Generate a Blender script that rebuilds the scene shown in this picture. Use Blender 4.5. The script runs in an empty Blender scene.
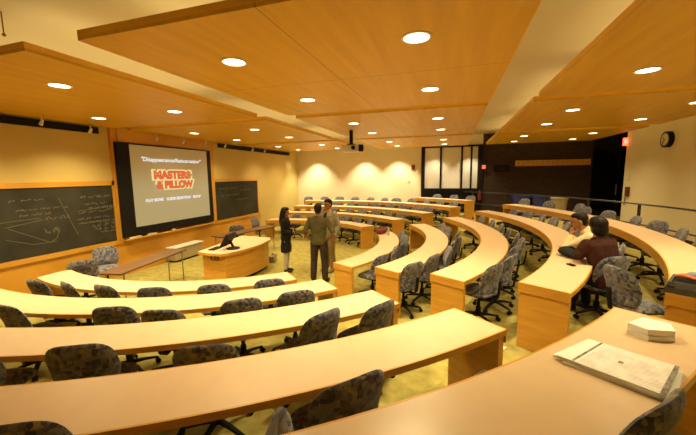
import bpy, bmesh, math, random
from mathutils import Vector, Matrix
random.seed(7)
PI = math.pi
sc = bpy.context.scene
COL = sc.collection

# ------------------------------------------------------------------ camera
H = 2.4
YAW, PITCH, ROLL, FPX = math.radians(17.505), math.radians(7.239), math.radians(-.7225), 330.4
fw = Vector((-math.sin(YAW)*math.cos(PITCH), math.cos(YAW)*math.cos(PITCH), -math.sin(PITCH)))
rt0 = Vector((math.cos(YAW), math.sin(YAW), 0)); up0 = rt0.cross(fw)
rt = math.cos(ROLL)*rt0 + math.sin(ROLL)*up0
up = -math.sin(ROLL)*rt0 + math.cos(ROLL)*up0
cd = bpy.data.cameras.new('camera'); cam = bpy.data.objects.new('camera', cd); COL.objects.link(cam)
cam.matrix_world = Matrix(((rt.x, up.x, -fw.x, 0), (rt.y, up.y, -fw.y, 0), (rt.z, up.z, -fw.z, H), (0, 0, 0, 1)))
cd.sensor_width = 36; cd.lens = 36*FPX/696; cd.clip_start = .05; cd.clip_end = 100
sc.camera = cam

# ------------------------------------------------------------------ materials
def nodes(name):
    m = bpy.data.materials.new(name); m.use_nodes = True
    nt = m.node_tree; b = nt.nodes['Principled BSDF']
    return m, nt, b
def N(nt, t, **kw):
    n = nt.nodes.new(t)
    for k, v in kw.items(): setattr(n, k, v)
    return n
def c4(c): return (c[0], c[1], c[2], 1)
def ramp(nt, stops, fac, interp='LINEAR'):
    r = N(nt, 'ShaderNodeValToRGB'); r.color_ramp.interpolation = interp
    e = r.color_ramp.elements
    while len(e) < len(stops): e.new(.5)
    for el, (p, c) in zip(e, stops): el.position = p; el.color = c4(c)
    nt.links.new(fac, r.inputs[0]); return r
def noise_mat(name, c1, c2, scale=(6, 6, 6), nscale=1., rough=.5, detail=4, bump=0., spec=.5, coat=0.):
    m, nt, b = nodes(name)
    tc = N(nt, 'ShaderNodeTexCoord'); mp = N(nt, 'ShaderNodeMapping'); mp.inputs['Scale'].default_value = scale
    nt.links.new(tc.outputs['Object'], mp.inputs[0])
    no = N(nt, 'ShaderNodeTexNoise'); no.inputs['Scale'].default_value = nscale; no.inputs['Detail'].default_value = detail
    nt.links.new(mp.outputs[0], no.inputs['Vector'])
    r = ramp(nt, [(.3, c1), (.7, c2)], no.outputs['Fac'])
    nt.links.new(r.outputs[0], b.inputs['Base Color'])
    b.inputs['Roughness'].default_value = rough
    b.inputs['Specular IOR Level'].default_value = spec
    if coat: b.inputs['Coat Weight'].default_value = coat; b.inputs['Coat Roughness'].default_value = .15
    if bump:
        bp = N(nt, 'ShaderNodeBump'); bp.inputs['Strength'].default_value = bump; bp.inputs['Distance'].default_value = .01
        nt.links.new(no.outputs['Fac'], bp.inputs['Height']); nt.links.new(bp.outputs[0], b.inputs['Normal'])
    return m
def flat(name, c, rough=.5, metal=0., emit=0., ecol=None):
    m = noise_mat(name, tuple(x*.94 for x in c), c, (9, 9, 9), 1., rough, 2)
    b = m.node_tree.nodes['Principled BSDF']; b.inputs['Metallic'].default_value = metal
    if emit:
        b.inputs['Emission Color'].default_value = c4(ecol or c); b.inputs['Emission Strength'].default_value = emit
    return m
WOODC = ((.50, .245, .06), (.66, .345, .095))
M = {}
M['desk_wood'] = noise_mat('desk_wood', (.54, .27, .035), (.66, .345, .05), (3, 3, 22), 1, .38, 5)
M['laminate'] = noise_mat('laminate', (.64, .465, .285), (.68, .495, .305), (7, 7, 7), 1, .42, 3)
M['laminate_near_lit'] = noise_mat('laminate_near_lit', (.64, .48, .29), (.68, .51, .31), (7, 7, 7), 1, .32, 3)  # laminate copy for the top near desk; its light level set by colour
M['wall_wood'] = noise_mat('wall_wood', (.52, .25, .025), (.64, .33, .04), (18, 1.2, 1.2), 1, .45, 5)
M['carpet'] = noise_mat('carpet', (.25, .21, .05), (.42, .355, .105), (5, 5, 5), 1.4, .95, 10, .4, .1)
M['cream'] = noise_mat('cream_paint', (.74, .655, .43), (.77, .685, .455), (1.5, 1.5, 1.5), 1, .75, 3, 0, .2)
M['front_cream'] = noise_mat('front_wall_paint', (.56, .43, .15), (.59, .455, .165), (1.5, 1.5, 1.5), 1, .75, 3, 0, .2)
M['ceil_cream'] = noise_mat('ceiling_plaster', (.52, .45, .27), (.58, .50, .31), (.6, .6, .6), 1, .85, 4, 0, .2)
M['black'] = flat('black_metal', (.012, .011, .012), .45)
M['blackp'] = flat('black_plastic', (.012, .011, .012), .6)
M['darkglass'] = flat('dark_glass', (.006, .006, .007), .12)
M['rail'] = flat('rail_paint', (.02, .021, .025), .35)
M['board'] = noise_mat('chalkboard_slate', (.028, .028, .022), (.05, .048, .036), (2, 2, 2), 1, .75, 5, 0, .2)
M['chalk'] = flat('chalk', (.17, .15, .10), .95)
M['steel'] = flat('brushed_steel', (.35, .33, .30), .35, .9)
M['white'] = flat('white_plastic', (.78, .74, .66), .5)
M['offwhite'] = flat('offwhite_metal', (.72, .66, .48), .5)
M['paper'] = flat('white_paper', (.93, .92, .88), .85)
M['brown_top'] = noise_mat('brown_laminate', (.13, .072, .038), (.17, .095, .05), (2, 14, 2), 1, .35, 4)
M['red'] = flat('red_enamel', (.22, .02, .012), .4)
M['bluebin'] = flat('blue_plastic', (.03, .04, .20), .5)
M['bin_beige'] = flat('beige_plastic', (.40, .33, .17), .55)
M['black_cloth'] = noise_mat('black_cloth', (.010, .010, .012), (.024, .023, .026), (20, 20, 20), 1, .9, 3)
M['skin'] = flat('skin', (.40, .19, .095), .55)
M['skin2'] = flat('skin_dark', (.33, .16, .08), .55)
M['hair'] = noise_mat('black_hair', (.006, .005, .005), (.022, .017, .014), (40, 40, 6), 1, .5, 3)
M['olive'] = noise_mat('olive_cloth', (.075, .064, .024), (.11, .092, .038), (12, 12, 12), 1, .9, 3)
M['brown_cloth'] = noise_mat('brown_trouser_cloth', (.034, .025, .018), (.05, .037, .027), (12, 12, 12), 1, .9, 3)
M['grey_cloth'] = noise_mat('grey_trouser_cloth', (.42, .38, .31), (.52, .47, .40), (12, 12, 12), 1, .9, 3)
M['beige_cloth'] = noise_mat('beige_jacket_cloth', (.26, .235, .15), (.34, .30, .20), (12, 12, 12), 1, .9, 3)
M['khaki'] = noise_mat('khaki_cloth', (.26, .18, .065), (.34, .24, .095), (12, 12, 12), 1, .9, 3)
M['cream_cloth'] = noise_mat('cream_cloth', (.62, .52, .30), (.72, .62, .38), (12, 12, 12), 1, .9, 3)
M['maroon'] = noise_mat('maroon_cloth', (.030, .010, .008), (.058, .018, .012), (10, 10, 10), 1, .85, 3)
M['maroon_bag'] = noise_mat('maroon_bag_cloth', (.14, .035, .03), (.22, .06, .045), (14, 14, 14), 1, .8, 3)
M['grey_bag'] = noise_mat('grey_bag_cloth', (.06, .058, .045), (.085, .08, .06), (14, 14, 14), 1, .8, 3)
M['blue_cloth'] = noise_mat('blue_grey_cloth', (.10, .15, .20), (.20, .27, .33), (14, 14, 14), 1, .85, 3)
M['orange_cloth'] = noise_mat('orange_red_cloth', (.40, .09, .03), (.55, .16, .06), (14, 14, 14), 1, .85, 3)
M['eye'] = flat('dark_eye', (.02, .014, .01), .2)
M['lip'] = flat('lips', (.36, .12, .08), .5)
M['shoe'] = flat('dark_shoe', (.03, .022, .016), .45)
M['tan_shoe'] = flat('tan_shoe', (.30, .21, .11), .6)
M['exit'] = flat('exit_red', (.9, .05, .02), .4, 0, 5., (1, .07, .02))
M['redlamp'] = flat('strobe_red', (.8, .1, .05), .4, 0, 1.2, (1, .12, .05))
M['bottle'] = flat('bottle_plastic', (.62, .58, .45), .2)

def ceiling_wood(seams=False):
    m, nt, b = nodes('ceiling_wood_sheets' if seams else 'ceiling_wood')
    tc = N(nt, 'ShaderNodeTexCoord'); mp = N(nt, 'ShaderNodeMapping'); mp.inputs['Scale'].default_value = (5, .35, 5)
    nt.links.new(tc.outputs['Object'], mp.inputs[0])
    no = N(nt, 'ShaderNodeTexNoise'); no.inputs['Scale'].default_value = 1.6; no.inputs['Detail'].default_value = 6
    nt.links.new(mp.outputs[0], no.inputs['Vector'])
    r = ramp(nt, [(.25, (.58, .315, .010)), (.75, (.72, .425, .022))], no.outputs['Fac'])
    sp = N(nt, 'ShaderNodeSeparateXYZ'); nt.links.new(tc.outputs['Object'], sp.inputs[0])
    def seam(out, at, w=.004):
        s = N(nt, 'ShaderNodeMath', operation='SUBTRACT'); nt.links.new(out, s.inputs[0]); s.inputs[1].default_value = at
        a = N(nt, 'ShaderNodeMath', operation='ABSOLUTE'); nt.links.new(s.outputs[0], a.inputs[0])
        l = N(nt, 'ShaderNodeMath', operation='LESS_THAN'); nt.links.new(a.outputs[0], l.inputs[0]); l.inputs[1].default_value = w
        return l.outputs[0]
    f = seam(sp.outputs[0], -.08)
    for out, at in ((sp.outputs[1], -.05),):
        mx = N(nt, 'ShaderNodeMath', operation='MAXIMUM'); nt.links.new(f, mx.inputs[0]); nt.links.new(seam(out, at), mx.inputs[1]); f = mx.outputs[0]
    mix = N(nt, 'ShaderNodeMix', data_type='RGBA'); nt.links.new(f, mix.inputs[0]); nt.links.new(r.outputs[0], mix.inputs[6]); mix.inputs[7].default_value = (.2, .09, .02, 1)
    nt.links.new(mix.outputs[2] if seams else r.outputs[0], b.inputs['Base Color']); b.inputs['Roughness'].default_value = .42
    return m
M['ceil_wood'] = ceiling_wood(); M['ceil_seam'] = ceiling_wood(True)
M['ceil_edge_lit'] = noise_mat('ceiling_edge_wood_lit', (.74, .40, .02), (.84, .48, .04), (3, 3, 20), 1, .4, 4)  # ceiling wood made lighter: bounce light on the edges put into the colour
def fabric():
    m, nt, b = nodes('mottled_fabric')
    tc = N(nt, 'ShaderNodeTexCoord'); oi = N(nt, 'ShaderNodeObjectInfo')
    ad = N(nt, 'ShaderNodeVectorMath', operation='ADD'); nt.links.new(tc.outputs['Object'], ad.inputs[0]); nt.links.new(oi.outputs['Random'], ad.inputs[1])
    v = N(nt, 'ShaderNodeTexVoronoi', distance='CHEBYCHEV'); v.inputs['Scale'].default_value = 31; v.inputs['Randomness'].default_value = .7
    nt.links.new(ad.outputs[0], v.inputs['Vector'])
    r = ramp(nt, [(0, (.105, .105, .135)), (.3, (.160, .158, .180)), (.52, (.055, .060, .095)), (.68, (.21, .20, .205)), (.84, (.28, .24, .15)), (.93, (.12, .12, .155))], v.outputs['Color'], 'CONSTANT')
    no = N(nt, 'ShaderNodeTexNoise'); no.inputs['Scale'].default_value = 160; nt.links.new(tc.outputs['Object'], no.inputs['Vector'])
    r2 = ramp(nt, [(.3, (.7, .7, .7)), (.7, (1.25, 1.25, 1.25))], no.outputs['Fac'])
    mx = N(nt, 'ShaderNodeMix', data_type='RGBA', blend_type='MULTIPLY'); mx.inputs[0].default_value = 1
    nt.links.new(r.outputs[0], mx.inputs[6]); nt.links.new(r2.outputs[0], mx.inputs[7])
    nt.links.new(mx.outputs[2], b.inputs['Base Color']); b.inputs['Roughness'].default_value = .95; b.inputs['Specular IOR Level'].default_value = .15
    b.inputs['Sheen Weight'].default_value = .25
    return m
M['fabric'] = fabric()
def brick():
    m, nt, b = nodes('dark_brick')
    tc = N(nt, 'ShaderNodeTexCoord'); mp = N(nt, 'ShaderNodeMapping'); mp.inputs['Rotation'].default_value = (PI/2, 0, 0)
    nt.links.new(tc.outputs['Object'], mp.inputs[0])
    br = N(nt, 'ShaderNodeTexBrick'); br.inputs['Scale'].default_value = 1; br.inputs['Brick Width'].default_value = .21; br.inputs['Row Height'].default_value = .075; br.inputs['Mortar Size'].default_value = .007
    br.inputs['Color1'].default_value = (.030, .015, .008, 1); br.inputs['Color2'].default_value = (.05, .025, .013, 1); br.inputs['Mortar'].default_value = (.026, .016, .010, 1)
    nt.links.new(mp.outputs[0], br.inputs['Vector']); nt.links.new(br.outputs['Color'], b.inputs['Base Color']); b.inputs['Roughness'].default_value = .85
    return m
M['brick'] = brick()
def stripes(name, c1, c2, axis, freq, rough=.8, emit=0):
    m, nt, b = nodes(name)
    tc = N(nt, 'ShaderNodeTexCoord')
    w = N(nt, 'ShaderNodeTexWave', bands_direction=axis); w.inputs['Scale'].default_value = freq
    nt.links.new(tc.outputs['Object'], w.inputs['Vector'])
    r = ramp(nt, [(.1, c1), (.5, c2)], w.outputs['Fac']); nt.links.new(r.outputs[0], b.inputs['Base Color']); b.inputs['Roughness'].default_value = rough
    return m
M['blind'] = stripes('vertical_blind', (.74, .70, .58), (.80, .76, .64), 'X', 3.6)
def newsprint():
    m, nt, b = nodes('newsprint')
    tc = N(nt, 'ShaderNodeTexCoord')
    w = N(nt, 'ShaderNodeTexWave', bands_direction='Y'); w.inputs['Scale'].default_value = 26; nt.links.new(tc.outputs['Object'], w.inputs['Vector'])
    no = N(nt, 'ShaderNodeTexNoise'); no.inputs['Scale'].default_value = 14; no.inputs['Detail'].default_value = 2; nt.links.new(tc.outputs['Object'], no.inputs['Vector'])
    mu = N(nt, 'ShaderNodeMath', operation='MULTIPLY'); nt.links.new(w.outputs['Fac'], mu.inputs[0]); nt.links.new(no.outputs['Fac'], mu.inputs[1])
    r = ramp(nt, [(.22, (.93, .92, .88)), (.55, (.50, .47, .43))], mu.outputs[0]); nt.links.new(r.outputs[0], b.inputs['Base Color']); b.inputs['Roughness'].default_value = .9
    return m
M['news'] = newsprint()
M['ink'] = noise_mat('newspaper_ink', (.10, .09, .08), (.40, .37, .33), (45, 45, 45), 1, .9, 3)
def emis(name, col, st):
    m, nt, b = nodes(name)
    b.inputs['Base Color'].default_value = (0, 0, 0, 1); b.inputs['Specular IOR Level'].default_value = 0
    b.inputs['Emission Color'].default_value = c4(col); b.inputs['Emission Strength'].default_value = st
    return m
M['lamp'] = emis('lamp_glow', (1, .86, .60), 6.)
def screen_mat():
    m, nt, b = nodes('projected_picture')
    tc = N(nt, 'ShaderNodeTexCoord'); sp = N(nt, 'ShaderNodeSeparateXYZ'); nt.links.new(tc.outputs['Generated'], sp.inputs[0])
    r = ramp(nt, [(0, (.40, .31, .135)), (.45, (.42, .31, .13)), (.75, (.36, .20, .055)), (1, (.30, .155, .04))], sp.outputs[2])
    b.inputs['Base Color'].default_value = (.1, .1, .1, 1); b.inputs['Roughness'].default_value = .8
    nt.links.new(r.outputs[0], b.inputs['Emission Color']); b.inputs['Emission Strength'].default_value = .74
    return m
M['screen'] = screen_mat()
M['txt_white'] = emis('text_white', (.95, .92, .86), .80)
M['txt_red'] = emis('text_red', (.86, .16, .05), .80)
M['txt_yel'] = emis('text_outline', (.95, .80, .34), .80)

for k_ in ('black', 'blackp', 'black_cloth', 'olive', 'brown_cloth', 'maroon', 'hair', 'shoe', 'grey_bag', 'beige_cloth', 'khaki', 'brown_top', 'skin', 'skin2', 'board', 'carpet', 'grey_cloth', 'cream_cloth', 'maroon_bag'):
    M[k_].node_tree.nodes['Principled BSDF'].inputs['Specular IOR Level'].default_value = .15
# ------------------------------------------------------------------ mesh helpers
class MB:
    def __init__(s): s.v = []; s.f = []
    def add(s, v, f):
        n = len(s.v); s.v += [Vector(p) for p in v]; s.f += [[i+n for i in q] for q in f]; return s
    def box(s, c, d, rz=0, bev=0, M4=None):
        x, y, z = d[0]/2, d[1]/2, d[2]/2
        bm = bmesh.new(); bmesh.ops.create_cube(bm, size=1)
        bmesh.ops.scale(bm, vec=d, verts=bm.verts)
        if bev: bmesh.ops.bevel(bm, geom=bm.edges[:], offset=bev, segments=2, affect='EDGES', profile=.5)
        R = Matrix.Translation(c) @ (M4 if M4 else Matrix.Rotation(rz, 4, 'Z'))
        bm.verts.index_update()
        s.add([R @ v.co for v in bm.verts], [[v.index for v in f.verts] for f in bm.faces]); bm.free(); return s
    def b2(s, a, b, bev=0):
        return s.box([(a[i]+b[i])/2 for i in range(3)], [abs(b[i]-a[i]) for i in range(3)], 0, bev)
    def tube(s, pts, rad, n=8, cap=True, sq=None):
        pts = [Vector(p) for p in pts]; rad = rad if isinstance(rad, (list, tuple)) else [rad]*len(pts)
        v = []; f = []
        prev = None
        for i, p in enumerate(pts):
            t = (pts[min(i+1, len(pts)-1)]-pts[max(i-1, 0)]).normalized()
            if prev is None: a = t.orthogonal().normalized() if abs(t.z) > .9 else Vector((0, 0, 1)).cross(t).normalized()
            else: a = (prev-t*prev.dot(t)).normalized()
            prev = a; b = t.cross(a)
            for k in range(n):
                th = 2*PI*(k+.5)/n
                ra = rad[i] if not isinstance(rad[i], tuple) else rad[i][0]; rb = ra if not isinstance(rad[i], tuple) else rad[i][1]
                v.append(p+a*math.cos(th)*ra+b*math.sin(th)*rb)
        for i in range(len(pts)-1):
            for k in range(n): f.append([i*n+k, i*n+(k+1) % n, (i+1)*n+(k+1) % n, (i+1)*n+k])
        if cap: f.append(list(range(n))[::-1]); f.append([(len(pts)-1)*n+k for k in range(n)])
        return s.add(v, f)
    def lathe(s, prof, c=(0, 0, 0), n=20):
        v = []; f = []
        for r, z in prof:
            for k in range(n): v.append((c[0]+r*math.cos(2*PI*k/n), c[1]+r*math.sin(2*PI*k/n), c[2]+z))
        for i in range(len(prof)-1):
            for k in range(n): f.append([i*n+k, i*n+(k+1) % n, (i+1)*n+(k+1) % n, (i+1)*n+k])
        f.append(list(range(n))[::-1]); f.append([(len(prof)-1)*n+k for k in range(n)])
        return s.add(v, f)
    def ell(s, c, r, R=None, nu=16, nv=10):
        v = []; f = []; c = Vector(c)
        for j in range(nv+1):
            ph = -PI/2+PI*j/nv
            for k in range(nu):
                th = 2*PI*k/nu
                p = Vector((r[0]*math.cos(ph)*math.cos(th), r[1]*math.cos(ph)*math.sin(th), r[2]*math.sin(ph)))
                if R: p = R @ p
                v.append(c+p)
        for j in range(nv):
            for k in range(nu): f.append([j*nu+k, j*nu+(k+1) % nu, (j+1)*nu+(k+1) % nu, (j+1)*nu+k])
        return s.add(v, f)
    def chain(s, pts, rad, n=12):
        """tapered limb with round joints"""
        s.tube(pts, rad, n)
        for p, r in zip(pts, rad):
            if isinstance(r, tuple): r = min(r)
            s.ell(p, (r, r, r), None, 12, 8)
        return s
    def loft(s, rings, n=20):
        """rings: (centre, side vector, forward vector, side radius, forward radius)"""
        v = []; f = []
        for c, sd, fd, a, b in rings:
            c = Vector(c)
            for k in range(n):
                th = 2*PI*k/n; cs, sn = math.cos(th), math.sin(th)
                e = 2/2.4
                v.append(c+Vector(sd)*a*math.copysign(abs(cs)**e, cs)+Vector(fd)*b*math.copysign(abs(sn)**e, sn))
        for i in range(len(rings)-1):
            for k in range(n): f.append([i*n+k, i*n+(k+1) % n, (i+1)*n+(k+1) % n, (i+1)*n+k])
        f.append(list(range(n))[::-1]); f.append([(len(rings)-1)*n+k for k in range(n)])
        return s.add(v, f)
    def grid(s, fn, nu, nv, close=False):
        v = [fn(i/nu, j/nv) for j in range(nv+1) for i in range(nu+1)]
        f = [[j*(nu+1)+i, j*(nu+1)+i+1, (j+1)*(nu+1)+i+1, (j+1)*(nu+1)+i] for j in range(nv) for i in range(nu)]
        return s.add(v, f)
    def mesh(s, name, mat, off=(0, 0, 0), smooth=False):
        me = bpy.data.meshes.new(name); o = Vector(off)
        me.from_pydata([tuple(p-o) for p in s.v], [], s.f); me.validate()
        bm = bmesh.new(); bm.from_mesh(me)
        bmesh.ops.remove_doubles(bm, verts=bm.verts, dist=1e-5)
        bmesh.ops.recalc_face_normals(bm, faces=bm.faces); bm.to_mesh(me); bm.free()
        if mat: me.materials.append(mat)
        if smooth:
            for p in me.polygons: p.use_smooth = True
            try: me.set_sharp_from_angle(angle=math.radians(40))
            except Exception: pass
        return me
    def build(s, name, mat, parent=None, off=None, smooth=False, voxel=0, sm=4):
        if off is None: off = parent.get('_o', (0, 0, 0)) if parent else (0, 0, 0)
        me = s.mesh(name, mat, off, smooth)
        o = bpy.data.objects.new(name, me); COL.objects.link(o)
        if voxel:
            md = o.modifiers.new('r', 'REMESH'); md.mode = 'VOXEL'; md.voxel_size = voxel
            m2 = o.modifiers.new('s', 'SMOOTH'); m2.iterations = sm; m2.factor = .5
            dg = bpy.context.evaluated_depsgraph_get()
            nm = bpy.data.meshes.new_from_object(o.evaluated_get(dg))
            o.modifiers.clear(); o.data = nm; bpy.data.meshes.remove(me); nm.name = name
            nm.materials.clear(); nm.materials.append(mat)
            for p in nm.polygons: p.use_smooth = True
        if parent: o.parent = parent
        else: o.location = off
        return o
def empty(name, loc=(0, 0, 0), rz=0, label=None, cat=None, group=None, world=False):
    o = bpy.data.objects.new(name, None); COL.objects.link(o); o.location = loc; o.rotation_euler = (0, 0, rz); o.empty_display_size = .1
    if world: OFFS[o.name] = tuple(loc)
    return tag(o, label, cat, group)
OFFS = {}
def tag(o, label=None, cat=None, group=None, kind=None):
    if label: o['label'] = label
    if cat: o['category'] = cat
    if group: o['group'] = group
    if kind: o['kind'] = kind
    return o
def part(mb, name, mat, parent, smooth=False, voxel=0, sm=4):
    """child of parent; geometry given in world space when the parent was made with world=True"""
    root = parent
    while root.parent: root = root.parent
    off = OFFS.get(root.name, (0, 0, 0))
    o = mb.build(name, mat, None, off, smooth, voxel, sm); o.location = (0, 0, 0); o.parent = parent; return o
def struct(mb, name, mat, smooth=False): return tag(mb.build(name, mat, None, (0, 0, 0), smooth), kind='structure')
def solo(mb, name, mat, base, label, cat, group=None, smooth=False, voxel=0):
    return tag(mb.build(name, mat, None, base, smooth, voxel), label, cat, group)
def copy_tree(o, parent=None):
    c = o.copy(); COL.objects.link(c)
    if parent: c.parent = parent
    for ch in list(o.children): copy_tree(ch, c)
    return c
def text_mesh(s, size, mat, name, parent, mw, bold=0., extrude=.001, shear=0., width=None, z=0):
    cu = bpy.data.curves.new('t', 'FONT'); cu.body = s; cu.size = size; cu.offset = bold; cu.extrude = extrude; cu.align_x = 'CENTER'; cu.align_y = 'CENTER'; cu.shear = shear
    t = bpy.data.objects.new('t', cu); COL.objects.link(t)
    dg = bpy.context.evaluated_depsgraph_get(); dg.update(); me = bpy.data.meshes.new_from_object(t.evaluated_get(dg))
    bpy.data.objects.remove(t)
    xs = [v.co.x for v in me.vertices]; w0 = max(xs)-min(xs)
    k = width/w0 if width else 1
    for v in me.vertices: v.co = mw @ Vector((v.co.x*k, v.co.y, v.co.z+z))
    me.materials.clear(); me.materials.append(mat); me.name = name
    o = bpy.data.objects.new(name, me); COL.objects.link(o); o.parent = parent
    root = parent
    while root.parent: root = root.parent
    off = Vector(OFFS.get(root.name, (0, 0, 0)))
    for v in me.vertices: v.co -= off
    return o

# ------------------------------------------------------------------ room shell
CX, CY = -5.4, 7.6
XF, XR, YN, YB = -7.8, 5.5, -.8, 16.0
ZP = 3.59; ZC = 4.15; STEP = .16
RIN = [3.70+1.15*k for k in range(5)]; ROUT = [4.2+1.15*k for k in range(5)]
XE = 7.2
def angpt(r, a, z): return (CX+r*math.cos(a), CY+r*math.sin(a), z)
def sector(mb, r0, r1, z0, z1, A, n):
    """A=(start inner, start outer, end inner, end outer) angles in degrees over the full desk depth"""
    ri, ro, a0i, a0o, a1i, a1o = A
    v = []; f = []
    for i in range(n+1):
        t = i/n
        for r in (r0, r1):
            s = (r-ri)/(ro-ri)
            a = math.radians((a0i+(a0o-a0i)*s)*(1-t)+(a1i+(a1o-a1i)*s)*t)
            for z in (z0, z1): v.append(angpt(r, a, z))
    for i in range(n):
        b = i*4; c = b+4
        f += [[b, b+1, c+1, c], [b+2, c+2, c+3, b+3], [b+1, b+3, c+3, c+1], [b, c, c+2, b+2]]
    f += [[0, 2, 3, 1], [n*4, n*4+1, n*4+3, n*4+2]]
    mb.add(v, f); return mb
struct(MB().b2((XF-.2, YN-.2, -.2), (XE, YB+.2, 0)), 'floor', M['carpet'])
def raydist(a):
    d = Vector((math.cos(a), math.sin(a))); t = 99
    if d.x > 1e-6: t = min(t, (XE-.05-CX)/d.x)
    if d.x < -1e-6: t = min(t, (XF-CX)/d.x)
    if d.y > 1e-6: t = min(t, (YB-CY)/d.y)
    if d.y < -1e-6: t = min(t, (YN-CY)/d.y)
    return t
for k in range(1, 5):
    r0 = RIN[k]-(.08 if k < 4 else .24); mb = MB(); z = STEP*k
    n = 240
    aa = [math.radians(-135+270*i/n) for i in range(n+1)]
    segs = []
    for i in range(n):
        if raydist(aa[i]) > r0+.01 and raydist(aa[i+1]) > r0+.01:
            q = []
            for a in (aa[i], aa[i+1]):
                ro = raydist(a)
                q.append([(CX+r*math.cos(a), CY+r*math.sin(a), zz) for r, zz in ((r0, z-STEP-.02), (r0, z), (ro, z))])
            mb.add(q[0]+q[1], [[0, 1, 4, 3], [1, 2, 5, 4]])
    struct(mb, 'floor', M['carpet'])
for k in (3, 4):
    mb = MB(); r_ = RIN[k]-(.08 if k < 4 else .24)
    sector(mb, r_-.015, r_+.05, STEP*k-.03, STEP*k+.012, (r_-.015, r_+.05, (0, 0, 0, -39.5, -34.5)[k], (0, 0, 0, -39.5, -34.5)[k], (0, 0, 0, -32.2, -31.6)[k], (0, 0, 0, -32.2, -31.6)[k]), 8)
    struct(mb, 'trim_%d' % (k+2), M['offwhite'])
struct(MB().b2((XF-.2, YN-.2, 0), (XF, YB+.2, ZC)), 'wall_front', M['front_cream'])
struct(MB().b2((XF, YB, 0), (-1.40, YB+.2, ZC)), 'wall_far', M['cream'])
struct(MB().b2((-1.40, YB, 0), (1.26, YB+.2, 1.02)), 'wall_far', M['black'])
struct(MB().b2((-1.40, YB, ZP+.1), (1.26, YB+.2, ZC)), 'wall_far', M['cream'])
struct(MB().b2((1.26, YB, 0), (5.42, YB+.2, ZC)), 'wall_brick', M['brick'])
struct(MB().b2((5.42, YB, 0), (XE+.2, YB+.2, ZC)), 'wall_recess', M['blackp'])
struct(MB().b2((XE, 13.45, 0), (XE+.2, YB, ZC)), 'wall_recess', M['blackp'])
struct(MB().b2((XR, YN-.2, 0), (XR+.2, 13.45, ZC)), 'wall_right', M['cream'])
struct(MB().b2((XR+.2, 13.25, 0), (XE+.2, 13.45, ZC)), 'wall_recess', M['blackp'])
struct(MB().b2((XF-.2, YN-.2, 0), (XR+.2, YN, ZC)), 'wall_near', M['cream'])
struct(MB().b2((XF-.2, YN-.2, ZC), (XE+.2, YB+.2, ZC+.2)), 'ceiling', M['ceil_cream'])

# dark glazed doors in the recess
d = tag(MB().b2((5.45, YB-.10, .64), (7.15, YB, 3.3)).build('door_1', M['darkglass'], None, (0, 0, 0)), kind='structure')
part(MB().tube([(6.25, YB-.16, 1.5), (6.25, YB-.16, 1.9)], .016).tube([(6.25, YB-.10, 1.55), (6.25, YB-.16, 1.55)], .012).tube([(6.25, YB-.10, 1.85), (6.25, YB-.16, 1.85)], .012), 'door_handle', M['steel'], d)
part(MB().b2((6.285, YB-.115, .64), (6.315, YB-.10, 3.3)), 'door_stile', M['blackp'], d)

# window unit in the far wall
w = tag(MB().b2((-1.40, YB-.06, 1.02), (1.26, YB+.1, 1.62)).build('window_1', M['black'], None, (0, 0, 0)), kind='structure')
part(MB().b2((-1.40, YB-.1, 1.62), (-1.24, YB+.1, ZP+.1)).b2((1.06, YB-.1, 1.62), (1.26, YB+.1, ZP+.1)).b2((-1.24, YB-.1, 1.60), (1.06, YB+.1, 1.76)).b2((-1.24, YB-.1, ZP+.02), (1.06, YB+.1, ZP+.1)), 'window_frame', M['black'], w)
bx_ = [-1.24, -.525, .39, .79, 1.06]
for x in bx_[1:4]: part(MB().b2((x-.04, YB-.09, 1.76), (x+.04, YB+.05, ZP+.02)), 'mullion', M['black'], w)
for i in range(4): part(MB().b2((bx_[i], YB-.02, 1.76), (bx_[i+1], YB+.0, ZP+.02)), 'blind', M['blind'], w)

# front wall wood: wainscot, board frames, column and header
Y0B = -.6
struct(MB().b2((XF, Y0B, 0), (XF+.03, 12.22, .80)), 'wall_front', M['wall_wood'])
struct(MB().b2((XF, Y0B, .80), (XF+.06, 12.22, .895)), 'trim_1', M['wall_wood'])
struct(MB().b2((XF, 5.93, .895), (XF+.08, 6.08, ZP)).b2((XF, 6.08, 3.28), (XF+.10, 9.47, ZP)), 'trim_2', M['wall_wood'])
struct(MB().b2((XF, 9.24, .895), (XF+.08, 9.44, 3.28)), 'trim_3', M['wall_wood'])
struct(MB().b2((XF, Y0B, 0), (XF+.045, 12.22, .10)), 'baseboard_front', M['wall_wood'])
struct(MB().b2((XR-.015, YN, .64), (XR, 13.45, .74)), 'baseboard_right', M['black'])

def board(y0, y1, label, strokes, top=2.24):
    b = empty('chalkboard', (XF, (y0+y1)/2, .9), 0, label, 'chalkboard', None, True)
    part(MB().b2((XF+.003, y0-.0, top), (XF+.05, y1, top+.10)).b2((XF+.003, y1-.05, .90), (XF+.05, y1, top+.10)), 'frame', M['wall_wood'], b)
    mb = MB().b2((XF+.005, y0, .90), (XF+.03, y1, top))
    for st in strokes: mb.tube([(XF+.031, y, z) for y, z in st], .006, 4)
    o = part(mb, 'writing_surface', M['board'], b); o.data.materials.append(M['chalk'])
    for p in o.data.polygons:
        if len(p.vertices) and max(abs(o.data.vertices[i].co.x+XF-XF-.031) for i in p.vertices) < .009 and p.area < .02: p.material_index = 1
    return b
def scrib(y, z, w, h, n, rnd):
    out = []
    x = y
    while x < y+w:
        L = rnd.uniform(.08, .22); pts = []
        for i in range(n): pts.append((x+L*i/n+rnd.uniform(-.012, .012), z+rnd.uniform(-h, h)))
        out.append(pts); x += L+rnd.uniform(.02, .07)
    return out
rnd = random.Random(3)
ST = [[(4.72, 2.02), (5.02, 1.20)]]
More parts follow.
